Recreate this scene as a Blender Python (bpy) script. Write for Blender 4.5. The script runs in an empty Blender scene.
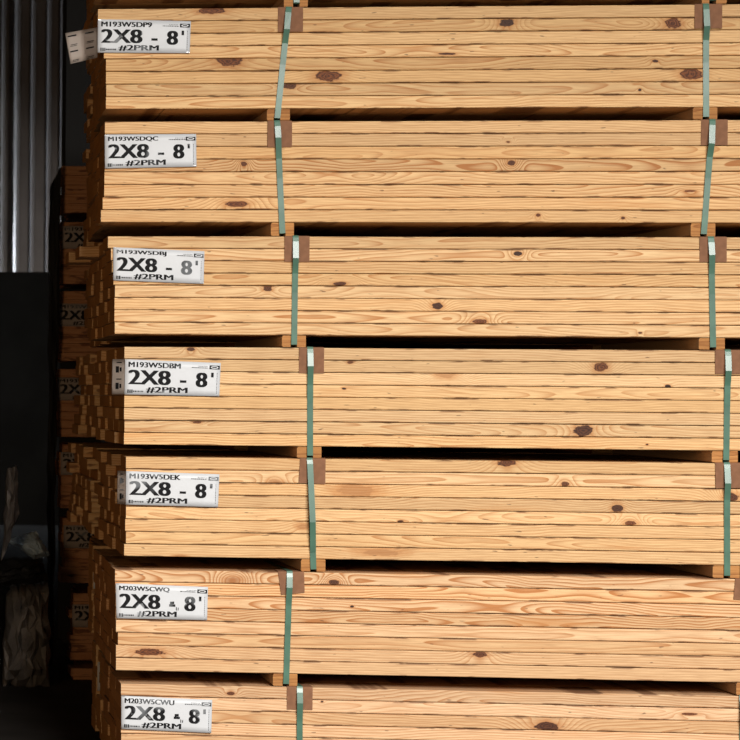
import bpy, bmesh, math, random
from mathutils import Vector, Matrix

scene = bpy.context.scene
COL = scene.collection

# ------------------------------------------------------------------ camera
F_PX, PPX, PPY = 2750.0, -438.0, 390.3
PSI, RHO = math.radians(6.6), math.radians(0.477)
CAM = Vector((-0.72, -8.45, 1.215))
FW = Vector((-math.sin(PSI), math.cos(PSI), 0))
RT = Vector((math.cos(PSI), math.sin(PSI), 0))
UP = Vector((0, 0, 1))
cx_ = RT*math.cos(RHO) + UP*math.sin(RHO)
cy_ = -RT*math.sin(RHO) + UP*math.cos(RHO)
cd = bpy.data.cameras.new('camera'); cam = bpy.data.objects.new('camera', cd); COL.objects.link(cam)
m = Matrix((cx_, cy_, -FW)).transposed().to_4x4(); m.translation = CAM
cam.matrix_world = m
cd.sensor_width = 36; cd.sensor_fit = 'HORIZONTAL'; cd.lens = F_PX*36/740
cd.shift_x = (370-PPX)/740; cd.shift_y = (PPY-370)/740
cd.clip_end = 200
cd.dof.use_dof = True; cd.dof.focus_distance = 8.25; cd.dof.aperture_fstop = 13
scene.camera = cam

# ------------------------------------------------------------------ world, lights, exposure
w = bpy.data.worlds.new('world'); scene.world = w; w.use_nodes = True
bg = w.node_tree.nodes['Background']; bg.inputs[0].default_value = (1.0, .78, .58, 1); bg.inputs[1].default_value = .042
def area(name, loc, target, sx, sy, power, color):
    l = bpy.data.lights.new(name, 'AREA'); l.shape = 'RECTANGLE'; l.size = sx; l.size_y = sy; l.energy = power; l.color = color
    o = bpy.data.objects.new(name, l); COL.objects.link(o); o.location = loc
    o.rotation_euler = (Vector(target)-Vector(loc)).to_track_quat('-Z', 'Y').to_euler()
    return o
area('door_daylight', (3.4, -11.5, 6.2), (1.1, 0, 1.2), 6.4, 4.2, 2680, (1.0, .97, .93))       # open loading door behind the camera
area('far_wall_fill', (-1.5, 17.45, 1.9), (1.0, 17.7, 2.6), .25, 1.8, 200, (.80, .90, 1.0))     # added strip lamp, no doorway known, brightens the far wall's ribs
area('yard_bounce', (-2.8, -6.3, 1.5), (0, .5, 1.3), 1.0, 1.0, 62, (1.0, .66, .36))
vs = scene.view_settings
vs.view_transform = 'Standard'; vs.look = 'None'; vs.gamma = 1; vs.use_curve_mapping = False; vs.exposure = 0.0

# ------------------------------------------------------------------ helpers
def at(u, v, Y=0.0):
    """point of the vertical plane y = Y seen at a place in the photograph"""
    du, dv = u-PPX, v-PPY
    a = (du*math.cos(RHO)+dv*math.sin(RHO))/F_PX
    b = (-du*math.sin(RHO)+dv*math.cos(RHO))/F_PX
    d = FW + RT*a - UP*b
    return CAM + d*((Y-CAM.y)/d.y)
def tag(o, label=None, cat=None, group=None, kind=None):
    if label: o['label'] = label
    if cat: o['category'] = cat
    if group: o['group'] = group
    if kind: o['kind'] = kind
    return o
def obj(name, me, parent=None, loc=None, mats=()):
    if isinstance(me, bmesh.types.BMesh):
        b = me; me = bpy.data.meshes.new(name); b.to_mesh(me); b.free()
    for mm in mats:
        me.materials.append(mm)
    o = bpy.data.objects.new(name, me); COL.objects.link(o)
    if loc is not None: o.location = loc
    if parent: o.parent = parent
    return o
def empty(name, loc):
    o = bpy.data.objects.new(name, None); COL.objects.link(o); o.location = loc; o.empty_display_size = .05
    return o
def add_box(bm, x0, x1, y0, y1, z0, z1, bevel=0):
    r = bmesh.ops.create_cube(bm, size=1)
    for v in r['verts']:
        v.co = Vector(((x0+x1)/2+v.co.x*(x1-x0), (y0+y1)/2+v.co.y*(y1-y0), (z0+z1)/2+v.co.z*(z1-z0)))
    if bevel:
        es = list({e for v in r['verts'] for e in v.link_edges})
        bmesh.ops.bevel(bm, geom=es, offset=bevel, segments=2, affect='EDGES', profile=.6)

# ------------------------------------------------------------------ node helper
class NT:
    def __init__(s, name):
        s.mat = bpy.data.materials.new(name); s.mat.use_nodes = True
        s.t = s.mat.node_tree; s.bsdf = s.t.nodes['Principled BSDF']
    def n(s, typ, **kw):
        nd = s.t.nodes.new(typ)
        for k, v in kw.items(): setattr(nd, k, v)
        return nd
    def put(s, sock, v):
        if hasattr(v, 'is_linked') or isinstance(v, bpy.types.NodeSocket): s.t.links.new(v, sock)
        else: sock.default_value = v
    def m(s, op, *a):
        nd = s.n('ShaderNodeMath', operation=op)
        for i, v in enumerate(a): s.put(nd.inputs[i], v)
        return nd.outputs[0]
    def comb(s, x, y, z):
        nd = s.n('ShaderNodeCombineXYZ')
        for i, v in enumerate((x, y, z)): s.put(nd.inputs[i], v)
        return nd.outputs[0]
    def sep(s, v):
        nd = s.n('ShaderNodeSeparateXYZ'); s.put(nd.inputs[0], v); return nd.outputs
    def noise(s, vec, scale=1, detail=2, rough=.5):
        nd = s.n('ShaderNodeTexNoise'); s.put(nd.inputs['Vector'], vec); nd.inputs['Scale'].default_value = scale
        nd.inputs['Detail'].default_value = detail; nd.inputs['Roughness'].default_value = rough
        return nd.outputs[0]
    def attr(s, name):
        nd = s.n('ShaderNodeAttribute', attribute_type='OBJECT', attribute_name=name); return nd
    def mix(s, f, a, b, blend='MIX'):
        nd = s.n('ShaderNodeMix', data_type='RGBA', blend_type=blend)
        s.put(nd.inputs[0], f); s.put(nd.inputs[6], a); s.put(nd.inputs[7], b)
        return nd.outputs[2]
    def sstep(s, v, lo, hi):
        nd = s.n('ShaderNodeMapRange', interpolation_type='SMOOTHSTEP')
        s.put(nd.inputs[0], v); nd.inputs[1].default_value = lo; nd.inputs[2].default_value = hi
        nd.inputs[3].default_value = 0; nd.inputs[4].default_value = 1
        return nd.outputs[0]

def wood(name, early, late, knots=True, end=False):
    T = NT(name)
    tc = T.n('ShaderNodeTexCoord'); x, y, z = T.sep(tc.outputs['Object'])
    seed = T.attr('seed').outputs['Fac']; gr = T.sep(T.attr('grain').outputs['Vector'])   # contrast, pith height, wander
    tint = T.attr('tint').outputs['Vector']
    con, zc, wander = gr[0], gr[1], gr[2]
    n1 = T.noise(T.comb(T.m('MULTIPLY', x, 1.1), seed, 0.0), 1, 1.0)
    n2 = T.noise(T.comb(T.m('MULTIPLY', x, 4.5), T.m('MULTIPLY', z, 9.0), T.m('ADD', seed, 7.3)), 1, 2.0)
    n3 = T.noise(T.comb(T.m('MULTIPLY', x, 1.9), seed, 5.0), 1, 1.0)
    wob = T.m('ADD', T.m('MULTIPLY', T.m('SUBTRACT', n1, .5), wander), T.m('MULTIPLY', T.m('SUBTRACT', n2, .5), T.m('MULTIPLY', wander, .22)))
    dz = T.m('ADD', T.m('SUBTRACT', z, zc), wob)
    dy = T.m('ADD', T.m('ADD', y, .012), T.m('MULTIPLY', T.m('SUBTRACT', n3, .5), T.m('MULTIPLY', wander, .9)))
    rad = T.m('SQRT', T.m('ADD', T.m('MULTIPLY', dz, dz), T.m('MULTIPLY', dy, dy)))
    rings = T.m('DIVIDE', rad, .0078)
    core = halo = None; kring = None
    if knots:
        for k in ('knot_a', 'knot_b'):
            at_ = T.attr(k); kx, kz, kr = T.sep(at_.outputs['Vector'])
            kc = T.sep(T.attr(k+'_look').outputs['Vector'])   # stretch, darkness, rings around it
            kr1 = T.m('MAXIMUM', kr, 1e-5)
            ddx = T.m('SUBTRACT', x, kx); ddz = T.m('SUBTRACT', z, kz)
            wn = T.noise(T.comb(T.m('MULTIPLY', x, 55), T.m('MULTIPLY', z, 90), seed), 1, 3.0)
            wn = T.m('MULTIPLY', T.m('SUBTRACT', wn, .5), 1.15)
            ex = T.m('DIVIDE', ddx, T.m('MULTIPLY', kr1, kc[0])); ez = T.m('DIVIDE', ddz, kr1)
            d = T.m('ADD', T.m('SQRT', T.m('ADD', T.m('MULTIPLY', ex, ex), T.m('MULTIPLY', ez, ez))), wn)
            on = T.m('GREATER_THAN', kr, .0001)
            # growth rings bend round the knot
            wx = T.m('DIVIDE', ddx, T.m('MULTIPLY', kr1, T.m('MULTIPLY', kc[0], 2.4)))
            wz = T.m('DIVIDE', ddz, T.m('MULTIPLY', kr1, 3.0))
            g = T.m('EXPONENT', T.m('MULTIPLY', T.m('ADD', T.m('MULTIPLY', wx, wx), T.m('MULTIPLY', wz, wz)), -1.0))
            g = T.m('MULTIPLY', T.m('MULTIPLY', g, on), kc[2])
            rings = T.m('ADD', rings, g)
            c = T.m('MULTIPLY', T.m('SUBTRACT', 1.0, T.sstep(d, .82, 1.08)), on)
            dark = T.m('MULTIPLY', c, T.m('MAXIMUM', kc[1], 0.0))
            c = T.m('MULTIPLY', c, T.m('MINIMUM', T.m('ADD', 1.3, kc[1]), 1.0))
            h = T.m('MULTIPLY', T.m('SUBTRACT', 1.0, T.sstep(d, .9, 2.1)), on)
            kn = T.m('MULTIPLY', T.m('ADD', T.m('SINE', T.m('MULTIPLY', d, 17.0)), 1.0), T.m('MULTIPLY', c, .5))
            core = (c, dark) if core is None else (T.m('MAXIMUM', core[0], c), T.m('MAXIMUM', core[1], dark))
            halo = h if halo is None else T.m('MAXIMUM', halo, h)
            kring = kn if kring is None else T.m('MAXIMUM', kring, kn)
    fr = T.m('FRACT', rings)
    late_f = T.m('MULTIPLY', T.m('POWER', fr, 2.6), T.m('SUBTRACT', 1.0, T.sstep(fr, .93, 1.0)))
    vary = T.noise(T.comb(T.m('MULTIPLY', x, 3.0), T.m('MULTIPLY', z, 60), seed), 1, 2.0)
    fac = T.m('MULTIPLY', T.m('MULTIPLY', late_f, con), T.m('ADD', .35, T.m('MULTIPLY', vary, 1.3)))
    fac = T.m('MINIMUM', fac, 1.0)
    col = T.mix(fac, early+(1,), late+(1,))
    fib = T.noise(T.comb(T.m('MULTIPLY', x, 14), T.m('MULTIPLY', z, 420), T.m('MULTIPLY', y, 420)), 1, 2.0)
    col = T.mix(T.m('MULTIPLY', T.sstep(fib, .35, .75), .38), col, tuple(c*.62 for c in late)+(1,), 'MIX')
    blot = T.noise(T.comb(T.m('MULTIPLY', x, 2.2), T.m('MULTIPLY', z, 22), T.m('ADD', seed, 3.1)), 1, 3.0)
    col = T.mix(T.m('MULTIPLY', T.sstep(blot, .58, .78), T.m('MINIMUM', T.m('MULTIPLY', con, .55), .8)), col, (early[0]*.78, early[1]*.56, early[2]*.38, 1))
    if knots:
        col = T.mix(T.m('MULTIPLY', halo, .6), col, (.50, .21, .065, 1))
        kcol = T.mix(kring, (.24, .078, .022, 1), (.075, .021, .007, 1))
        col = T.mix(core[0], col, kcol)
        col = T.mix(core[1], col, (.028, .014, .010, 1))
        # a few hair checks and pin specks
        sp = T.noise(T.comb(T.m('MULTIPLY', x, 30), T.m('MULTIPLY', z, 130), seed), 1, 1.0)
        col = T.mix(T.m('MULTIPLY', T.sstep(sp, .74, .80), .7), col, (.10, .045, .02, 1))
        ch = T.noise(T.comb(T.m('MULTIPLY', x, 11), T.m('MULTIPLY', z, 40), T.m('ADD', seed, 9.0)), 1, 3.0)
        edge = T.sstep(T.m('ABSOLUTE', z), .0130, .0172)
        col = T.mix(T.m('MULTIPLY', T.m('MULTIPLY', T.sstep(ch, .54, .64), edge), .75), col, (.16, .06, .022, 1))
    col = T.mix(1.0, col, tint, 'MULTIPLY')
    T.put(T.bsdf.inputs['Base Color'], col)
    T.bsdf.inputs['Roughness'].default_value = .62 if not end else .8
    T.bsdf.inputs['Specular IOR Level'].default_value = .25
    bp = T.n('ShaderNodeBump'); bp.inputs['Strength'].default_value = .25; bp.inputs['Distance'].default_value = .0006
    T.put(bp.inputs['Height'], T.m('ADD', fib, T.m('MULTIPLY', late_f, .6))); T.t.links.new(bp.outputs[0], T.bsdf.inputs['Normal'])
    return T.mat
M_WOOD = wood('pine_sawn_face', (.80, .54, .275), (.50, .21, .065))
M_END = wood('pine_end_grain', (.66, .285, .075), (.36, .125, .03), knots=False, end=True)
M_DARKWOOD = wood('weathered_pine_face', (.30, .18, .11), (.20, .10, .05), knots=False)

def plain(name, col, rough=.6, metal=0, spec=.4, noise_amt=0, noise_scale=20, bump=0):
    T = NT(name)
    if noise_amt:
        tc = T.n('ShaderNodeTexCoord'); n = T.noise(tc.outputs['Object'], noise_scale, 4)
        c = T.mix(T.sstep(n, .3, .7), tuple(v*(1-noise_amt) for v in col)+(1,), col+(1,))
        T.put(T.bsdf.inputs['Base Color'], c)
        if bump:
            bp = T.n('ShaderNodeBump'); bp.inputs['Distance'].default_value = bump; T.put(bp.inputs['Height'], n)
            T.t.links.new(bp.outputs[0], T.bsdf.inputs['Normal'])
    else:
        T.bsdf.inputs['Base Color'].default_value = col+(1,)
    T.bsdf.inputs['Roughness'].default_value = rough; T.bsdf.inputs['Metallic'].default_value = metal
    T.bsdf.inputs['Specular IOR Level'].default_value = spec
    return T.mat
M_STRAP = plain('green_strapping', (.085, .185, .13), .3, 0, .55, .25, 14)
M_CARD = plain('brown_cardboard', (.25, .12, .065), .8, 0, .2, .18, 45)
M_PAPER = plain('tag_paper', (.60, .62, .645), .45, 0, .4, .06, 12, .002)
M_PAPER_SHADED = plain('tag_paper_shaded', (.42, .36, .33), .6, 0, .3, .15, 12)  # tag paper with the far stack's shade put into its colour
M_FLAP = plain('tag_back_film', (.62, .53, .46), .5, 0, .35, .12, 14)
def ink():
    T = NT('worn_black_ink')
    g = T.n('ShaderNodeNewGeometry'); n = T.noise(g.outputs['Position'], 22, 3, .55)
    n2 = T.noise(g.outputs['Position'], 9, 1, .5)
    a = T.mix(T.sstep(n, .60, .66), (.012, .012, .013, 1), (.20, .21, .22, 1))
    c = T.mix(T.sstep(n2, .60, .68), a, (.16, .17, .18, 1))
    T.put(T.bsdf.inputs['Base Color'], c); T.bsdf.inputs['Roughness'].default_value = .6; T.bsdf.inputs['Specular IOR Level'].default_value = .08
    return T.mat
M_INK = ink()
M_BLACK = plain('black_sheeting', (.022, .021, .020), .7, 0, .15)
M_STAPLE = plain('steel_staple', (.5, .5, .5), .3, 1)

# ------------------------------------------------------------------ setting
M_FLOOR = plain('concrete_floor', (.05, .045, .04), .85, 0, .2, .35, 3)
M_CEIL = plain('ceiling_panel', (.05, .048, .045), .8, 0, .2, .3, 1)
M_METAL = plain('corrugated_steel', (.36, .33, .32), .42, .35, .5, .25, 2)
M_DADO = plain('dark_painted_wall', (.05, .048, .044), .85, 0, .1, .3, 2)
def struct(name, bm, mats, loc=None):
    return tag(obj(name, bm, loc=loc, mats=mats), kind='structure')
YW = 18.0
bm = bmesh.new(); add_box(bm, -8, 6, -10, YW+.4, -.12, 0); struct('floor', bm, [M_FLOOR])
bm = bmesh.new(); add_box(bm, -8, 9, -5.2, YW+.4, 6.0, 6.12); struct('ceiling', bm, [M_CEIL])
bm = bmesh.new(); add_box(bm, 5.9, 6, -1, YW+.4, 0, 6.0); struct('wall_right', bm, [M_DADO])
bm = bmesh.new(); add_box(bm, -8.1, -8, -1, YW+.4, 0, 6.0); struct('wall_left', bm, [M_DADO])
bm = bmesh.new(); add_box(bm, -8, 9, -5.2, -5.0, 4.25, 6.0); struct('header_light_block', bm, [M_DADO])  # unseen header, added to dim the door light on the upper bundles
# ribbed steel sheet: narrow raised ribs between wide pans
ZD = at(25, 272, YW-.6).z
def corrugated():
    bm = bmesh.new(); ribs = [2.0, 13.5, 31.5, 47.5, 60.5, 77]
    xs = [at(u, 150, YW).x for u in ribs]; p = (xs[-1]-xs[0])/5
    allx = [xs[0]-p*i for i in range(14, 0, -1)] + xs + [xs[-1]+p*i for i in range(1, 40)]
    prof = [(-8.0, 0)]
    for i, c in enumerate(allx):
        if c < -7.8 or c > 5.7: continue
        wd = .080 if abs(c-xs[1]) < .01 else .026
        prof += [(c-.015-wd/2, 0), (c-.015+wd/2, -.065), (c+wd/2+.012, -.065), (c+wd/2+.02, 0.0)]
    prof.append((6.0, 0)); prof.sort(key=lambda q: q[0])
    rows = []
    for z in (ZD-.3, 6.0):
        rows.append([bm.verts.new((x, YW+y, z)) for x, y in prof])
    back = [[bm.verts.new((x, YW+.2, z)) for x in (-8.0, 6.0)] for z in (ZD-.3, 6.0)]
    for i in range(len(prof)-1):
        bm.faces.new((rows[0][i], rows[0][i+1], rows[1][i+1], rows[1][i]))
    bm.faces.new((back[0][0], back[1][0], back[1][1], back[0][1]))
    return bm
struct('wall_back', corrugated(), [M_METAL])
bm = bmesh.new(); add_box(bm, -8, 6, YW-.6, YW-.3, 0, ZD, .01)
struct('trim_1', bm, [M_DADO])

# ------------------------------------------------------------------ boards
BW, BL = .184, 2.438
def board_mesh(name, seed, length=BL, height=.0376):
    rnd = random.Random(seed); bm = bmesh.new(); r = .0030; h = height/2
    ring0 = []
    for cyy, czz, a0 in ((BW-r, h-r, 0), (r, h-r, 90), (r, -h+r, 180), (BW-r, -h+r, 270)):
        for a in (0, 45, 90):
            t = math.radians(a0+a); ring0.append((cyy+r*math.cos(t), czz+r*math.sin(t)))
    N = 14; rings = []; f1, f2, p1, p2 = rnd.uniform(1, 2.5), rnd.uniform(3, 6), rnd.uniform(0, 6), rnd.uniform(0, 6)
    for i in range(N+1):
        x = length*i/N; dy = .0006*math.sin(f1*x+p1); dz = .00025*math.sin(f2*x+p2)
        rings.append([bm.verts.new((x, yy+dy, zz+dz)) for yy, zz in ring0])
    n = len(ring0)
    for i in range(N):
        for j in range(n):
            f = bm.faces.new((rings[i][j], rings[i+1][j], rings[i+1][(j+1) % n], rings[i][(j+1) % n])); f.smooth = False
    f = bm.faces.new(rings[0]); f.material_index = 1
    f = bm.faces.new(list(reversed(rings[-1]))); f.material_index = 1
    bmesh.ops.recalc_face_normals(bm, faces=bm.faces)
    me = bpy.data.meshes.new(name); bm.to_mesh(me); bm.free()
    me.materials.append(M_WOOD); me.materials.append(M_END)
    return me
BOARDS = [board_mesh('pine_board', s) for s in range(6)]
R = random.Random(4)
def board(loc, H=.0376, grain=None, tint=None, knots=(), name='pine_board'):
    o = bpy.data.objects.new(name, R.choice(BOARDS)); COL.objects.link(o); o.location = loc
    o.scale = (1, 1, H/.0376)
    o['seed'] = R.uniform(0, 500)
    if grain is None:
        k = R.random()
        grain = (R.uniform(.6, 1.1), R.choice((-1, 1))*R.uniform(.02, .10), R.uniform(.05, .13)) if k < .6 else \
                (R.uniform(.7, 1.2), R.uniform(-.02, .02), R.uniform(.06, .16))
    o['grain'] = [float(g) for g in grain]
    b = R.uniform(.82, 1.04); s = R.uniform(-.07, .07)
    tt = tint or (1, 1, 1)
    o['tint'] = [b*tt[0], b*(1-s*.5)*tt[1], b*(1-s*1.5)*tt[2]]
    for k, nm in enumerate(('knot_a', 'knot_b')):
        if k < len(knots):
            kx, kz, kr, st, dk, rg = knots[k]
            o[nm] = [float(kx), float(kz), float(kr)]; o[nm+'_look'] = [float(st), float(dk), float(rg)]
        else:
            o[nm] = [0.0, 0.0, 0.0]; o[nm+'_look'] = [1.0, 0.0, 0.0]
    return o

ORD = ['first', 'second', 'third', 'fourth', 'fifth', 'sixth', 'seventh', 'eighth']
CODES = ['M193W5DP9', 'M193W5DQC', 'M193W5DBJ', 'M193W5DBM', 'M193W5DEK', 'M203W5CWQ', 'M203W5CWU']
# per bundle: top and bottom of the face at u=400, left edges of the eight front boards, backward lean of the ends
ROWS = [
 (6.5, 108.3, [98, 98.5, 100, 104, 106, 106, 106.3, 106], .040, .006),
 (120.7, 222.7, [105, 104.8, 105, 104.8, 104.5, 104.3, 102.7, 101], .030, .006),
 (236.5, 336.0, [108, 111, 112, 113.5, 115, 114.5, 114.5, 114.8], .004, .007),
 (348.2, 447.5, [124.5, 124.3, 124.5, 124.2, 124.3, 124, 124.5, 124], .000, .016),
 (459.5, 560.5, [126, 126.2, 126, 126, 126, 125.2, 126, 124.2], .000, .018),
 (573.5, 676.0, [115, 115.2, 115.5, 115.6, 116, 118, 116, 116], .017, .007),
 (689.0, 790.5, [121, 121, 121.2, 121, 121.2, 121, 121.4, 121], .017, .007)]
# knots: (row, layer, u, v, half-width px, half-height px, darkness, ring bend)
KN = [(0,0,211,10.5,13,3.6,.05,3),(0,1,507,22.5,7,4.5,.75,5),(0,1,673,23,8,5.5,.1,4),(0,3,447,54,8,1.2,.6,0),(0,4,229,61,13,5.5,.05,3),
 (0,4,655,61,3,1.6,.7,2),(0,5,328,76,12.5,6,.08,3),(0,5,692,74,11,5.8,.1,3),(0,6,289,85.5,7,3.6,.4,3),(0,6,640,90,1.6,1.3,.9,1),
 (1,1,508,142,2,1,.2,9),(1,3,244,164,3,2.6,.2,5),(1,3,511,163,4,2.6,.4,6),(1,5,690,191,6,1.2,.0,2),(1,6,237,204,11,3.4,.15,6),(1,7,538,215,2.2,1.6,.2,3),(1,7,623,218,2,1.6,.4,2),
 (2,1,518,253.5,4,2,.85,4),(2,3,340,284,6,2,.5,11),(2,4,267.5,287.5,4.4,3.6,.45,2),(2,5,437,306,5,3.6,.75,4),(2,6,480,321.5,7,2.8,.1,6),(2,7,640,333,2,1,.4,1),
 (3,0,191,349,4,2,.5,3),(3,1,601,367,7,5,.12,6),(3,1,350,362,3,1.6,.1,2),(3,2,446,374,9,4,-1,6),(3,2,668,386.5,2.8,1.8,.95,1),(3,3,344,388.5,2,1,.9,0),
 (3,6,583,430.5,9,6,.6,4),(3,6,197,422,4,1.4,.3,2),(3,7,647,444.5,1.5,1,.5,0),
 (4,0,507,462.5,9,3.6,.2,5),(4,1,275,482,7,2.6,-1,4),(4,1,565,484.5,4,2.6,.3,3),(4,2,356,490.5,18,6.2,-1,2),(4,2,731,497,7,4.6,.5,9),
 (4,3,617,508.5,5,4.5,.6,3),(4,4,630,523.5,6,2.8,.1,7),(4,4,401,521.5,3,1.2,.6,0),(4,5,303,526.5,6,2.6,-1,2),(4,7,381,552.5,19,3.2,-1,2),(4,7,180,556,6,1.2,-1,0),
 (5,0,233,580.5,8,3.6,-1,9),(5,0,334,582.5,5,2.6,.5,7),(5,2,352,606.5,2,1.2,.9,0),(5,6,480,654.5,7,3,.25,4),(5,6,150,652,15,3.5,.1,5),(5,0,506,585,4,3,-1,5),
 (6,0,231,693.5,4,1.8,.2,3),(6,1,322,701.5,1.5,1,.8,1),(6,1,690,714,8,1.4,.1,3),(6,2,547,726.5,12,4.6,.55,6)]
STRONG = {(5,0):(1.7,.0,.16),(5,1):(1.6,.01,.15),(5,2):(1.8,-.02,.12),(5,3):(1.8,.0,.20),(1,3):(1.7,.0,.17),(1,4):(.95,.01,.16),(3,6):(.9,.0,.12),(3,0):(.9,.04,.06),(4,0):(.85,.03,.08),(2,4):(.85,.0,.13),
          (2,7):(.9,.01,.1),(6,2):(.95,-.03,.12),(6,1):(.8,.02,.12),(5,6):(.95,.04,.07),(3,3):(.8,.0,.12),(0,6):(.95,0,.13),(0,4):(.95,.02,.15),(2,0):(.9,0,.1),(4,6):(.9,0,.12)}
KWORD = {(0,0):'brown knot cut by its top edge', (0,1):'two dark knots, one torn', (0,4):'wide reddish knot beside the strap', (0,5):'two reddish oval knots', (0,6):'small knot touching the strap',
 (2,3):'fan of rings near the strap', (2,4):'small black knot left of strap', (2,5):'small dark knot near its middle', (3,1):'reddish oval knot right of middle', (3,6):'big black oval knot',
 (4,2):'rough orange knot right of strap', (4,3):'dark knot with stain', (5,6):'dark stain at its left end', (6,2):'big black knot at middle', (1,6):'spiky brown knot', (1,3):'wavy orange grain figures'}
rowz = []; stuff_list = []
N_IND = 0
for r, (vt, vb, lefts, lean, stag) in enumerate(ROWS):
    zt, zb = at(400, vt).z, at(400, vb).z
    rowz.append((zt, zb))
TINTS = [(.97,.94,.88), (.99,.95,.90), (1,.98,.95), (1,1,1), (1,1,1.02), (1.02,.99,1.04), (1.0,.98,1.08)]
for r, (vt, vb, lefts, lean, stag) in enumerate(ROWS):
    zt, zb = rowz[r]; P = (zt-zb)/8
    for L in range(8):
        zc = zt - P*(L+.5)
        v = vt + (vb-vt)*(L+.5)/8
        xl0 = at(lefts[L], v).x
        for c in range(6):
            xl = xl0 if c == 0 else at(lefts[4], v).x + lean*c/5*(1 if r < 2 else 1) + R.uniform(-stag, stag)
            if r == 2 and L == 0 and c == 3: xl = at(79.5, 252, c*BW).x
            if r == 2 and L == 0 and c == 5: xl = at(69, 254, c*BW).x
            yy = c*(BW+.0015) + (R.uniform(-.0012, .0012) if c == 0 else 0)
            kn = []; gr = None
            if c == 0:
                ks = [k for k in KN if k[0] == r and k[1] == L][:2]
                for k in ks:
                    p = at(k[2], k[3]); kr = k[5]*.00302
                    kn.append((p.x-xl, p.z-zc, max(kr, .002), k[4]/k[5], k[6], k[7]))
                gr = STRONG.get((r, L))
            visible_rows = L < 5 if r == 6 else True
            if not visible_rows or (r == 6 and c == 5) or (r in (0, 1) and c == 4 and L % 2 == 1 and False):
                stuff_list.append((xl, yy, zc)); continue
            t = TINTS[r]
            o = board((xl, yy, zc), P-.0012-R.uniform(0, .0008), gr, t, kn)
            N_IND += 1
            if c == 0:
                ft = KWORD.get((r, L))
                lab = f'pine board edge, {ORD[L]} from top in bundle tagged {CODES[r]}' + (f', {ft}' if ft else '')
                ws = lab.split()
                if len(ws) > 16: lab = f'{ORD[L]} board down in bundle {CODES[r]}, {ft}'
                g = 'front boards of the lumber bundles'
            else:
                lab = f'pine board showing its end, {ORD[L]} from top, {ORD[c]} column back, bundle tagged {CODES[r]}'
                if r == 2 and L == 0 and c in (3, 5):
                    lab = 'board sticking far out left of bundle M193W5DBJ, ' + ('nearer and longer of the pair' if c == 3 else 'farther and shorter of the pair')
                g = 'boards behind the front ones in the lumber bundles'
            tag(o, lab, 'board', g)

def lumps(name, items, label, group=None, tint=(1.0, 1.0, 1.0)):
    bm = bmesh.new()
    for x, y, z, ln, P in items:
        b2 = bmesh.new(); add_box(b2, 0, ln, 0, BW-.001, -P/2, P/2, .002)
        for f in b2.faces:
            f.material_index = 1 if abs(f.normal.x) > .9 else 0
        bmesh.ops.translate(b2, verts=b2.verts, vec=(x, y, z)); tmp = bpy.data.meshes.new('t'); b2.to_mesh(tmp); b2.free(); bm.from_mesh(tmp); bpy.data.meshes.remove(tmp)
    o = obj(name, bm, mats=[M_WOOD, M_END])
    o['seed'] = 11.0; o['grain'] = [.6, .3, .05]; o['tint'] = list(tint)
    for nm in ('knot_a', 'knot_b'): o[nm] = [0.0, 0.0, 0.0]; o[nm+'_look'] = [1.0, 0.0, 0.0]
    return tag(o, label, 'boards', kind='stuff')
lumps('stacked_boards', [(x, y, z, BL, .037) for x, y, z in stuff_list], 'rest of the pine boards in the lowest bundle, tagged M203W5CWU')

# the bundle above the picture: only its lowest layer reaches the gap
ztop0 = at(400, -6.5).z
for c in range(6):
    o = board((at(98.5, -12).x + .03*c/5 + R.uniform(-.006, .006), c*(BW+.0015), ztop0+.019), .0376)
    tag(o, 'pine board in the bottom layer above topmost tagged bundle' + (', at the front' if c == 0 else f', {ORD[c]} from the front'), 'board', 'boards above the topmost tagged bundle')

# ------------------------------------------------------------------ runners, cardboard corners, straps
def strip(path, wdt, thick):
    """flat band along path of (x, y, z) in the y-z plane, closed by thickness"""
    bm = bmesh.new(); pts = [Vector(p) for p in path]; sec = []
    for i, p in enumerate(pts):
        a = pts[max(i-1, 0)]; b = pts[min(i+1, len(pts)-1)]; t = (b-a).normalized()
        s = Vector((1, 0, 0)); s = (s - t*s.dot(t)).normalized(); n = t.cross(s).normalized()
        sec.append([bm.verts.new(p+s*wdt/2*i1+n*thick/2*j1) for i1, j1 in ((-1, -1), (1, -1), (1, 1), (-1, 1))])
    for i in range(len(sec)-1):
        for j in range(4):
            bm.faces.new((sec[i][j], sec[i][(j+1) % 4], sec[i+1][(j+1) % 4], sec[i+1][j]))
    bm.faces.new(sec[0]); bm.faces.new(sec[-1][::-1])
    bmesh.ops.recalc_face_normals(bm, faces=bm.faces)
    return bm
DEP = 6*BW + .0075
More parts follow.
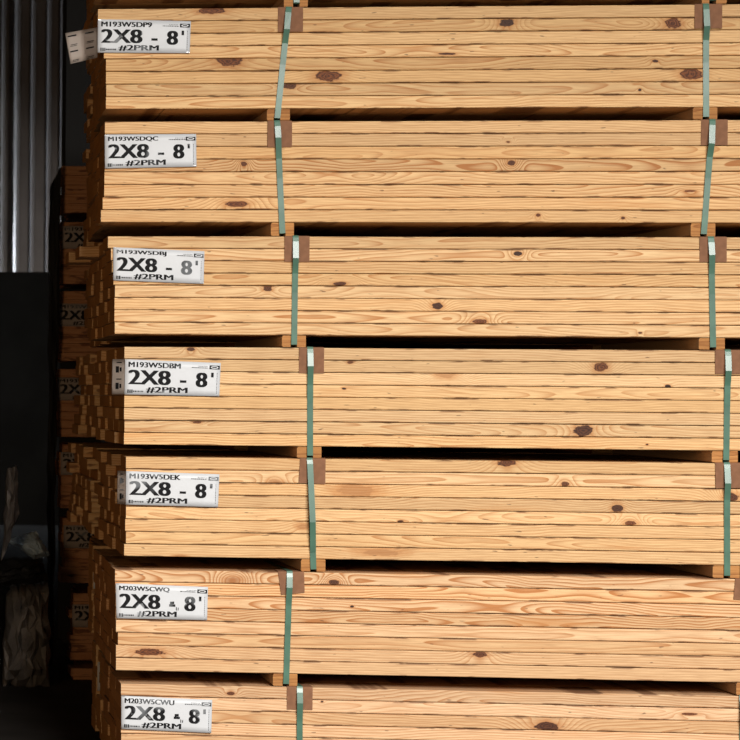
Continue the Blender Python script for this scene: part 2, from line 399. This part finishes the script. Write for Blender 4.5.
# row: side: strap top u, strap bottom u (at the gap's bottom), corner u0,u1,v0,v1, tilt, runner u0,u1
HW = {
 (0,'left'): (288.5, 277, 278, 303, 8, 32.5, 0, 267, 290), (0,'right'): (705.5, 706, 694.5, 722, 4.2, 28.5, 0, 693, 717.5),
 (1,'left'): (277, 282.5, 267.5, 292, 121, 147, 0, 271, 294), (1,'right'): (712, 703.5, 701, 727.5, 119.5, 145, 0, 691, 715.5),
 (2,'left'): (295.5, 294, 284.5, 309.5, 235, 260.5, 0, 282, 306), (2,'right'): (710.5, 713, 699.5, 726.5, 236.5, 261.5, 0, 699, 725),
 (3,'left'): (310, 310, 299, 324, 347, 372.5, 0, 297, 321.5), (3,'right'): (727.5, 726, 715, 742.5, 350.5, 374, 0, 712, 738),
 (4,'left'): (309.5, 313.5, 300, 325.5, 458, 483, -.03, 301, 325.5), (4,'right'): (726.5, 727, 715, 742.5, 464, 489, .02, 713, 740),
 (5,'left'): (289.5, 286, 278, 304, 571, 593, .10, 273, 297.5), (5,'right'): (748, 747, 735, 763, 580, 601.5, -.05, 736.5, 762),
 (6,'left'): (299.5, 300, 287, 312.5, 685, 707.5, 0, 290, 314), (6,'right'): (742, 743, 745, 771, 697, 720, 0, 735, 760)}
for (r, side), (ut, ub, cu0, cu1, cv0, cv1, tilt, ru0, ru1) in HW.items():
    zt, zb = rowz[r]; znext = rowz[r+1][0] if r < 6 else 0
    vt, vb = ROWS[r][0], ROWS[r][1]
    if r < 6:
        xt, xb = at(ut, cv0).x, at(ub, cv0+100+12).x
        ra, rb = at(ru0, cv0+108).x, at(ru1, cv0+108).x
        ztop, zlow = zb-.0004, znext+.0018
    else:
        xt, xb = at(ut, 690).x, at(ub, 740).x
        ra, rb = at(ru0, 700).x, at(ru1, 700).x; ztop, zlow = zb-.0004, zb-.0395
    # runner with a shallow groove for the strap
    mid = (xb); g = .0095; gd = .009
    prof = [(ra+.003, ztop), (rb-.001, ztop), (rb, ztop-.002), (rb, zlow+.002), (rb-.002, zlow), (mid+g, zlow), (mid+g, zlow+gd), (mid-g, zlow+gd), (mid-g, zlow), (ra+.003, zlow), (ra, zlow+.003), (ra, ztop-.006)]
    bm = bmesh.new()
    f0 = [bm.verts.new((x, .002+R.uniform(-.001, .001), z)) for x, z in prof]; f1 = [bm.verts.new((x, DEP, z)) for x, z in prof]
    a = bm.faces.new(f0); a.material_index = 1; b = bm.faces.new(f1[::-1]); b.material_index = 1
    for i in range(len(prof)):
        bm.faces.new((f0[i], f1[i], f1[(i+1) % len(prof)], f0[(i+1) % len(prof)]))
    bmesh.ops.recalc_face_normals(bm, faces=bm.faces)
    bmesh.ops.translate(bm, verts=bm.verts, vec=(-ra, 0, -(ztop+zlow)/2))
    o = obj('wooden_runner', bm, loc=(ra, 0, (ztop+zlow)/2), mats=[M_WOOD, M_END])
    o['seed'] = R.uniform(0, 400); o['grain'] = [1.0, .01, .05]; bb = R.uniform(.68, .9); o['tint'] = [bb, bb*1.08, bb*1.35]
    for nm in ('knot_a', 'knot_b'): o[nm] = [0.0, 0.0, 0.0]; o[nm+'_look'] = [1.0, 0.0, 0.0]
    tag(o, f'short wooden runner end in the gap under bundle {CODES[r]}, {side} of its two', 'wood runner', 'runners between the bundles')
    # cardboard corner: front flap and top flap
    w_ = at(cu1, cv0).x-at(cu0, cv0).x; h_ = abs(at(cu0, cv1).z-at(cu0, cv0).z); x0 = at(cu0, cv0).x
    th = .0016; bm = bmesh.new(); n = 7
    prof = [(-.075, th), (-.004, th), (0, th*.6), (th+.0008, -.003), (th+.001, -h_)]      # (outward = -y, z)
    prof = [(.075, .0017), (.003, .0017), (-.0022, .0), (-.0032, -.004), (-.0036, -h_)]
    inner = [(p[0]+(0 if i < 2 else th), p[1]-(th if i < 2 else (th if i == 2 else 0))) for i, p in enumerate(prof)]
    for sx in (0,):
        A = [bm.verts.new((-w_/2, y, z)) for y, z in prof]; B = [bm.verts.new((w_/2, y, z)) for y, z in prof]
        C = [bm.verts.new((-w_/2, y, z)) for y, z in inner]; D = [bm.verts.new((w_/2, y, z)) for y, z in inner]
        for i in range(4):
            bm.faces.new((A[i], A[i+1], B[i+1], B[i])); bm.faces.new((C[i], D[i], D[i+1], C[i+1]))
            bm.faces.new((A[i], C[i], C[i+1], A[i+1])); bm.faces.new((B[i], B[i+1], D[i+1], D[i]))
        bm.faces.new((A[4], C[4], D[4], B[4])); bm.faces.new((A[0], B[0], D[0], C[0]))
    for v in bm.verts:
        if v.co.z < -.01:
            v.co.x += tilt*h_*(1.5 if v.co.x < 0 else .3); v.co.z += tilt*v.co.x*1.2
    bmesh.ops.recalc_face_normals(bm, faces=bm.faces)
    o = obj('cardboard_corner', bm, loc=(x0+w_/2, 0, zt), mats=[M_CARD])
    tag(o, f'brown cardboard corner pad under the {side} strap of bundle {CODES[r]}', 'corner pad', 'cardboard corner pads under the straps')
    # strap loop
    kink = .042 + R.uniform(0, .03) if (r, side) != (4, 'left') else .19
    zs = [zt-.004, zt-.016, zt-kink, zt-max(h_, kink)-(.035 if kink < .1 else .09), (zt+zb)/2-.02, zb+.03, zlow+gd-.002]
    path = [(xt, .5, zt+.0030), (xt, .06, zt+.0030), (xt, .004, zt+.0032), (xt, -.0030, zt+.0012), (xt, -.0052, zt-.004)]
    for i, z in enumerate(zs[1:]):
        f = (zt-z)/(zt-zlow)
        yb = [-.0085, -.0055-min(kink*.16, .016), -.0052, -.0032, -.0028, -.0022][i]
        path.append((xt+(xb-xt)*f, yb, z))
    path += [(xb, .003, zlow+gd-.003), (xb, .5, zlow+gd-.003)]
    path = [(x-xt, y, z-zt) for x, y, z in path]
    o = obj('strap', strip(path, .0172, .0009), loc=(xt, 0, zt), mats=[M_STRAP])
    tag(o, f'green strap, {side} one of two around the bundle tagged {CODES[r]}', 'strap', 'green straps round the bundles')
# runners of the bundle above, at the picture's top edge
for side, (a_, b_, s_) in {'left': (284, 308, 296.5), 'right': (702, 727, 713)}.items():
    ra, rb, mid = at(a_, 0).x, at(b_, 0).x, at(s_, 0).x; zlow = rowz[0][0]+.0018; ztop = ztop0-.0004; g = .0095
    bm = bmesh.new()
    add_box(bm, 0, mid-g-ra, .002, DEP, zlow-ztop, 0, .001); add_box(bm, mid+g-ra, rb-ra, .002, DEP, zlow-ztop, 0, .001); add_box(bm, mid-g-ra-.001, mid+g-ra+.001, .004, DEP, (zlow-ztop)*.7, 0)
    for f in bm.faces: f.material_index = 1 if abs(f.normal.y) > .9 else 0
    o = obj('wooden_runner', bm, loc=(ra, 0, ztop), mats=[M_WOOD, M_END])
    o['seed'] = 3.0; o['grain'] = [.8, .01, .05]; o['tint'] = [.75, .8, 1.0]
    for nm in ('knot_a', 'knot_b'): o[nm] = [0.0, 0.0, 0.0]; o[nm+'_look'] = [1.0, 0.0, 0.0]
    tag(o, f'short wooden runner end on top of the highest tagged bundle, {side} of its two', 'wood runner', 'runners between the bundles')
    path = [(0, -.0026, .05), (0, -.0026, .0), (0, -.0022, -.024), (0, .003, -.027), (0, .4, -.027)]
    o = obj('strap', strip(path, .0172, .0009), loc=(mid, 0, ztop), mats=[M_STRAP])
    tag(o, f'end of a green strap crossing the runner at top edge, {side} of two', 'strap', 'green straps round the bundles')

# ------------------------------------------------------------------ paper tags
def glyphs(s, bold=.02):
    cu = bpy.data.curves.new('t', 'FONT'); cu.body = s; cu.size = 1; cu.resolution_u = 4
    o = bpy.data.objects.new('t', cu); COL.objects.link(o)
    dg = bpy.context.evaluated_depsgraph_get(); me = bpy.data.meshes.new_from_object(o.evaluated_get(dg))
    vs_ = [tuple(v.co) for v in me.vertices]; fs = [tuple(p.vertices) for p in me.polygons]
    bpy.data.objects.remove(o); bpy.data.curves.remove(cu); bpy.data.meshes.remove(me)
    x0 = min(v[0] for v in vs_); x1 = max(v[0] for v in vs_); y0 = min(v[1] for v in vs_); y1 = max(v[1] for v in vs_)
    V, F = [], []
    for k in range(3):                                       # heavier stems: the outline laid three times side by side
        o_ = bold*k; base = len(V)
        V += [((v[0]-x0+o_)/(x1-x0+2*bold), (v[1]-y0)/(y1-y0)) for v in vs_]; F += [tuple(i+base for i in f) for f in fs]
    return V, F
GC = {}
class Tag:
    def __init__(s, quad, Y, off=.0075):
        TL, TR, BR, BL_ = [at(u, v, Y) for u, v in quad]
        s.q = [Vector((p.x, Y-off, p.z)) for p in (TL, TR, BR, BL_)]; s.o = s.q[3].copy()
        s.q = [p-s.o for p in s.q]
    def p(s, a, b, lift=0):
        """a along, b down, both 0..1"""
        TL, TR, BR, BL_ = s.q
        P = (TL*(1-a)+TR*a)*(1-b) + (BL_*(1-a)+BR*a)*b
        P = P.copy(); P.y += .0012*math.sin(a*7+1)*math.sin(b*3+.4) - lift
        return P
    def sheet(s, n=16, m_=6):
        bm = bmesh.new(); V = [[bm.verts.new(s.p(i/n, j/m_)) for i in range(n+1)] for j in range(m_+1)]
        W = [[bm.verts.new(s.p(i/n, j/m_, -.0004)) for i in range(n+1)] for j in range(m_+1)]
        for j in range(m_):
            for i in range(n):
                bm.faces.new((V[j][i], V[j+1][i], V[j+1][i+1], V[j][i+1])).smooth = True
                bm.faces.new((W[j][i], W[j][i+1], W[j+1][i+1], W[j+1][i])).smooth = True
        for j in range(m_):
            bm.faces.new((V[j][0], W[j][0], W[j+1][0], V[j+1][0])); bm.faces.new((V[j][n], V[j+1][n], W[j+1][n], W[j][n]))
        for i in range(n):
            bm.faces.new((V[0][i], V[0][i+1], W[0][i+1], W[0][i])); bm.faces.new((V[m_][i], W[m_][i], W[m_][i+1], V[m_][i+1]))
        bmesh.ops.recalc_face_normals(bm, faces=bm.faces)
        return bm
    def text(s, bm, string, a0, a1, b0, b1, bold=.02):
        key = (string, bold)
        if key not in GC: GC[key] = glyphs(string, bold)
        vv, ff = GC[key]
        V = [bm.verts.new(s.p(a0+(a1-a0)*x, b1+(b0-b1)*y, .0006)) for x, y in vv]
        for f in ff:
            try: bm.faces.new([V[i] for i in f])
            except ValueError: pass
    def rect(s, bm, a0, a1, b0, b1, lift=.0006, tilt=0):
        n = 3; up = [bm.verts.new(s.p(a0+(a1-a0)*i/n, b0+tilt*i/n, lift)) for i in range(n+1)]
        dn = [bm.verts.new(s.p(a0+(a1-a0)*i/n, b1+tilt*i/n, lift)) for i in range(n+1)]
        for i in range(n): bm.faces.new((up[i], dn[i], dn[i+1], up[i+1]))
    def oval(s, bm, a, b, ra, rb, lift=.0009):
        V = [bm.verts.new(s.p(a+ra*math.cos(t*math.tau/20), b+rb*math.sin(t*math.tau/20), lift)) for t in range(20)]
        bm.faces.new(V)
def thin(bm):
    bmesh.ops.recalc_face_normals(bm, faces=bm.faces)
    for f in bm.faces:
        if f.normal.y > 0: f.normal_flip()
    return bm
def make_tag(quad, code, label, Y=0.0, off=.0075, paper=None, smudge=False, group='white size tags on the bundles', simple=False):
    T = Tag(quad, Y, off)
    root = empty('size_tag', T.o); tag(root, label, 'tag', group)
    obj('tag_sheet', T.sheet(), root, mats=[paper or M_PAPER])
    bm = bmesh.new(); T.text(bm, code, .035, .585, .065, .215, .045); obj('printed_code', thin(bm), root, mats=[M_INK])
    bm = bmesh.new(); T.text(bm, '2X8', .035, .485, .29, .71, .045); obj('printed_size', thin(bm), root, mats=[M_INK])
    bm = bmesh.new(); T.rect(bm, .58, .648, .555, .625); obj('printed_dash', thin(bm), root, mats=[M_INK])
    bm = bmesh.new(); T.text(bm, '8', .745, .87, .31, .745, .05); obj('printed_length', thin(bm), root, mats=[M_INK])
    bm = bmesh.new(); T.rect(bm, .905, .932, .30, .44); obj('printed_foot_mark', thin(bm), root, mats=[M_INK])
    if smudge:
        bm = bmesh.new(); T.rect(bm, .590, .635, .48, .555, tilt=-.01); T.rect(bm, .655, .664, .62, .72, tilt=.03); T.rect(bm, .675, .684, .66, .74, tilt=-.02)
        obj('ink_smudge', thin(bm), root, mats=[M_INK])
    bm = bmesh.new(); T.text(bm, '#2PRM', .225, .665, .765, .945, .04); obj('printed_grade', thin(bm), root, mats=[M_INK])
    if simple: return root
    bm = bmesh.new(); T.rect(bm, .885, .992, .085, .20)
    lg = obj('logo', thin(bm), root, mats=[M_INK])
    bm = bmesh.new(); T.oval(bm, .938, .1425, .040, .040); obj('logo_oval', thin(bm), lg, mats=[M_PAPER])
    bm = bmesh.new(); T.rect(bm, .915, .961, .128, .157, .0012); obj('logo_bar', thin(bm), lg, mats=[M_INK])
    rr = random.Random(len(code)+int(T.o.z*1000)); bm = bmesh.new(); a = .70
    while a < .865:
        w_ = rr.uniform(.006, .022); T.rect(bm, a, a+w_, .155, .178); a += w_+.005
    a = .77
    while a < .865:
        w_ = rr.uniform(.005, .015); T.rect(bm, a, a+w_, .115, .130); a += w_+.006
    a = .03
    while a < .195:
        w_ = rr.uniform(.005, .018); hh = .02 if a > .075 else .05; T.rect(bm, a, a+w_, .905-hh, .905+hh); a += w_+.006
    b = .30
    while b < .9:
        w_ = rr.uniform(.02, .06); T.rect(bm, .966, .9705, b, b+w_); b += w_+.02
    obj('fine_print', thin(bm), root, mats=[M_INK])
    bm = bmesh.new()
    for a_, b_ in ((.02, .02), (.98, .97)):
        pp = T.p(a_, b_, .0008); add_box(bm, pp.x-.005, pp.x+.005, pp.y-.0006, pp.y, pp.z-.0005, pp.z+.0005)
    obj('staple', bm, root, mats=[M_STAPLE])
    return root
QUADS = [
 [(97.8,19.5),(190.6,21.5),(189.5,53.5),(97.4,52.8)], [(104.6,134.8),(195.9,134.2),(196.3,166.8),(104.8,168.6)],
 [(113.2,247.3),(204.2,251.4),(203.4,283.9),(113.2,280.4)], [(125,359.2),(220.5,363),(219,396.2),(124.2,394.4)],
 [(126,471),(219.2,474.2),(217.7,507),(125.6,504.4)], [(115.5,583),(207.8,586.8),(206.8,619.9),(116.4,618)],
 [(121.2,695.4),(212,699.6),(211,732.7),(121.2,728.5)]]
WHERE = ['on the topmost bundle with a folded flap', 'on the second bundle from top', 'on the third bundle below protruding boards', 'wrapping the corner of fourth bundle', 'wrapping the corner of fifth bundle', 'on the sixth bundle with smudged dash', 'on the lowest bundle with smudged dash']
tags = []
for i in range(7):
    tags.append(make_tag(QUADS[i], CODES[i], f'white tag {CODES[i]} {WHERE[i]}', smudge=i >= 5))
# parts of tags that turn past the left corner
def surf(fn, n=10, m_=5, th=.0005):
    bm = bmesh.new(); V = [[bm.verts.new(fn(i/n, j/m_)) for i in range(n+1)] for j in range(m_+1)]
    for j in range(m_):
        for i in range(n): bm.faces.new((V[j][i], V[j+1][i], V[j+1][i+1], V[j][i+1])).smooth = True
    bmesh.ops.solidify(bm, geom=list(bm.faces), thickness=th)
    return bm
def flapfn(q, y0, y1, root, belly=0):
    """q TL TR BR BL in the photo; y at right edge y0, at left edge y1"""
    def fn(a, b):
        Y = y1+(y0-y1)*a if not belly else (y1+.002*a if a < .5 else y1+(y0-y1)*(a-.5)*2)
        l = at(*q[0], Y)*(1-b)+at(*q[3], Y)*b; r_ = at(*q[1], Y)*(1-b)+at(*q[2], Y)*b
        p = l*(1-a)+r_*a; p = p.copy(); p.y = Y
        return p - root.location
    return fn
# free flap on the first tag
r0 = tags[0]
F1 = flapfn([(65.2,33.2),(98,27.2),(97.5,57.5),(70.6,64)], -.006, .055, r0, 1)
def sc(fn, lift):                       # raise a little to the front
    return lambda a, b: fn(a, b) + Vector((-.0002, -lift, 0))
fl = obj('tag_flap', surf(F1, 12, 5), r0, mats=[M_FLAP])
bm = bmesh.new()
for a0 in (.06, .60):
    for b0 in (.10, .60):
        for (q0, q1, w0, w1) in ((0, .27, 0, .045), (.05, .27, .30, .32), (.03, .25, .345, .36)):
            v4 = []
            for a, b in ((a0+q0, b0+w0), (a0+q0, b0+w1), (a0+q1, b0+w1), (a0+q1, b0+w0)): v4.append(bm.verts.new(sc(F1, .0012)(a, b)))
            bm.faces.new(v4)
obj('flap_print', thin(bm), fl, mats=[M_INK])
# flaps turned round the corner on tags four and five
for i, q in ((3, [(112.6,360.5),(125,359.2),(124.3,394.4),(112.8,392.5)]), (4, [(118.2,472),(126,471),(125.6,504.4),(118.2,503.2)])):
    root = tags[i]
    def fn(a, b, q=q, root=root):
        L0 = at(*q[1], 0); B0 = at(*q[2], 0); wid = .0355 if i == 3 else .023
        Y = -.0073 + (1-a)*.034
        top = L0*(1-b)+B0*b
        xx = top.x - wid*(1-a)
        return Vector((xx, Y, top.z)) - root.location
    fl = obj('tag_flap', surf(fn, 12, 5), root, mats=[M_FLAP])
    bm = bmesh.new()
    for b0 in (.08, .55):
        for (q0, q1, w0, w1) in ((.35, .75, 0, .03), (.30, .55, .12, .30), (.6, .75, .15, .27)):
            v4 = [bm.verts.new(fn(a, b0+b) + Vector((-.0006, -.0008, 0))) for a, b in ((q0, w0), (q0, w1), (q1, w1), (q1, w0))]
            bm.faces.new(v4)
    obj('flap_print', bm, fl, mats=[M_INK])

# ------------------------------------------------------------------ second stack, straight behind the first
Y2 = 1.30
items = []; RS = random.Random(9)
S2ROWS = [(-1, 112), (0, 112), (1, 112), (2, 113), (3, 99.5), (4, 92.5), (5, 92.3), (6, 96.3)]  # first four rows: hidden, added to keep door light off the far stack
for r, u0 in S2ROWS:
    zt, zb = rowz[r] if r >= 0 else (ztop0+.305, ztop0); P = (zt-zb)/8
    for L in range(8):
        for c in range(6 if r < 5 else 4):
            st = .022 if r < 5 else .012
            x = at(u0, 397+(at(400, 397).z-(zt+zb)/2)*290, Y2).x + RS.uniform(-st, st)*(1 if r < 5 else .25) + (c*.017 if r > 4 else 0)
            items.append((x, Y2+c*BW, zt-P*(L+.5), 2.3, P-.001))
# lower supports so that nothing hangs
for r in range(-1, 7):
    zb = rowz[r][1] if r >= 0 else ztop0; zn = rowz[r+1][0] if r < 6 else 0
    for x in (.5, 1.7): items += [(x, Y2+c*BW, (zb+zn)/2, .07, zb-zn-.001) for c in range(6)]
lumps('stacked_boards', items, 'dim second stack of pine boards directly behind the tagged stack')
# ------------------------------------------------------------------ third stack, farther back
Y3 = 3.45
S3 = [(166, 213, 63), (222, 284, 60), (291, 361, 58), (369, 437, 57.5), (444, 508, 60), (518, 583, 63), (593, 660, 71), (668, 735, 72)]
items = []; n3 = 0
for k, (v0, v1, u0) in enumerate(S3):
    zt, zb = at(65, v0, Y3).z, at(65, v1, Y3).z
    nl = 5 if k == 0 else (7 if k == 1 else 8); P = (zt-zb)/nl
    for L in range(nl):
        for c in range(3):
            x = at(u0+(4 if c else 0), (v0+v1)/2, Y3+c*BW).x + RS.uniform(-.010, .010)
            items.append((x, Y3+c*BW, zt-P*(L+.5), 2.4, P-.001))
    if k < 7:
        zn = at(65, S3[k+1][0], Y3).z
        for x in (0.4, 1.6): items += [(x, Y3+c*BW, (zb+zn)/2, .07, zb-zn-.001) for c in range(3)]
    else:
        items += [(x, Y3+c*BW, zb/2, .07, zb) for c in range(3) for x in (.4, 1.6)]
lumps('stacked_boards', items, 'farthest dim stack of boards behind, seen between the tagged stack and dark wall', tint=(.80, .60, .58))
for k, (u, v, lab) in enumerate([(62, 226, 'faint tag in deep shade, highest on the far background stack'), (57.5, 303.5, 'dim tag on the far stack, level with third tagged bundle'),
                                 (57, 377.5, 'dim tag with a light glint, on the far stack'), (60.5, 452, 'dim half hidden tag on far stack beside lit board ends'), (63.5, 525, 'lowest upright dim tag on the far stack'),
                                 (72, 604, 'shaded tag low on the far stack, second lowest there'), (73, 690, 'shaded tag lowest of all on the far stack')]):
    make_tag([(u, v), (u+66, v+.8), (u+66, v+23.6), (u, v+22.8)], 'M193W5D', lab, Y3, .016, M_PAPER_SHADED, group='dim tags on the far stack', simple=True)

for u, v, lab in ((92.6, 559, 'thin visible strip of a white tag, on stack behind bundle M203W5CWQ'), (96.8, 661, 'thin visible strip of a white tag, on stack behind bundle M203W5CWU')):
    make_tag([(u, v), (u+81, v+1), (u+81, v+30), (u, v+29)], 'M203W5C', lab, Y2, .03, M_PAPER, group='white tags on the second stack', simple=True)
# added dark upright where the wall behind the far stack goes dark
bm = bmesh.new(); xa, xb = at(66, 100, 5.2).x, at(104, 100, 5.2).x
add_box(bm, xa, xb, 5.2, 5.22, 0, 6.0); add_box(bm, xa, xb, 5.48, 5.50, 0, 6.0); add_box(bm, (xa+xb)/2-.008, (xa+xb)/2+.008, 5.22, 5.48, 0, 6.0)
tag(obj('added_dark_upright', bm, mats=[M_BLACK]), 'added dark upright standing in for darkness behind the far stack of boards', 'column')

# ------------------------------------------------------------------ dim plastic sheeting low on the left
M_PLAST = plain('cloudy_plastic', (.30, .28, .27), .45, 0, .4, .5, 9, .01)
M_PLAST2 = plain('pale_plastic', (.50, .66, .82), .4, 0, .5, .3, 9, .01)
def crumple(name, quad, Y, depth, mat, label, cat, amp=.02, n=14, m_=10, seed=1):
    rnd = random.Random(seed); P4 = [at(u, v, Y) for u, v in quad]; org = P4[3].copy(); bm = bmesh.new()
    fr = []
    for j in range(m_+1):
        row = []
        for i in range(n+1):
            a, b = i/n, j/m_
            p = (P4[0]*(1-a)+P4[1]*a)*(1-b)+(P4[3]*(1-a)+P4[2]*a)*b
            e = min(1, 5*min(a, 1-a, b, 1-b)+.15)
            p = p + Vector((rnd.uniform(-amp, amp)*.4, rnd.uniform(-amp, amp)+depth*(1-e), rnd.uniform(-amp, amp)*.4)) - org
            row.append(bm.verts.new(p))
        fr.append(row)
    for j in range(m_):
        for i in range(n): bm.faces.new((fr[j][i], fr[j+1][i], fr[j+1][i+1], fr[j][i+1]))
    r_ = bmesh.ops.extrude_face_region(bm, geom=list(bm.faces))
    for v in r_['geom']:
        if isinstance(v, bmesh.types.BMVert): v.co.y += .03 + depth*.6
    bmesh.ops.recalc_face_normals(bm, faces=bm.faces)
    return tag(obj(name, bm, loc=org, mats=[mat]), label, cat)
zf = at(20, 705, 3.0)
crumple('plastic_wrapped_bale', [(12, 590), (50, 584), (52, 690), (2, 690)], 3.0, .15, M_PLAST, 'dim crumpled plastic wrapped bale low in the dark corner', 'bale', .03, seed=2)
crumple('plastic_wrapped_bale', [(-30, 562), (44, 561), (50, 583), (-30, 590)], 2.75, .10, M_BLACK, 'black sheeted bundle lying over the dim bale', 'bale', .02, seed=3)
crumple('plastic_sheet', [(8, 541), (37, 532), (51, 556), (34, 560)], 2.95, .05, M_PLAST2, 'pale grey plastic sheet lying folded in the dark left of far stack', 'plastic sheet', .008, seed=4)
crumple('plastic_sheet', [(8, 470), (17, 466), (19, 515), (2, 562)], 2.70, .04, M_PLAST, 'faint hanging strip of plastic above the pale sheet', 'plastic sheet', .012, 6, 8, 5)
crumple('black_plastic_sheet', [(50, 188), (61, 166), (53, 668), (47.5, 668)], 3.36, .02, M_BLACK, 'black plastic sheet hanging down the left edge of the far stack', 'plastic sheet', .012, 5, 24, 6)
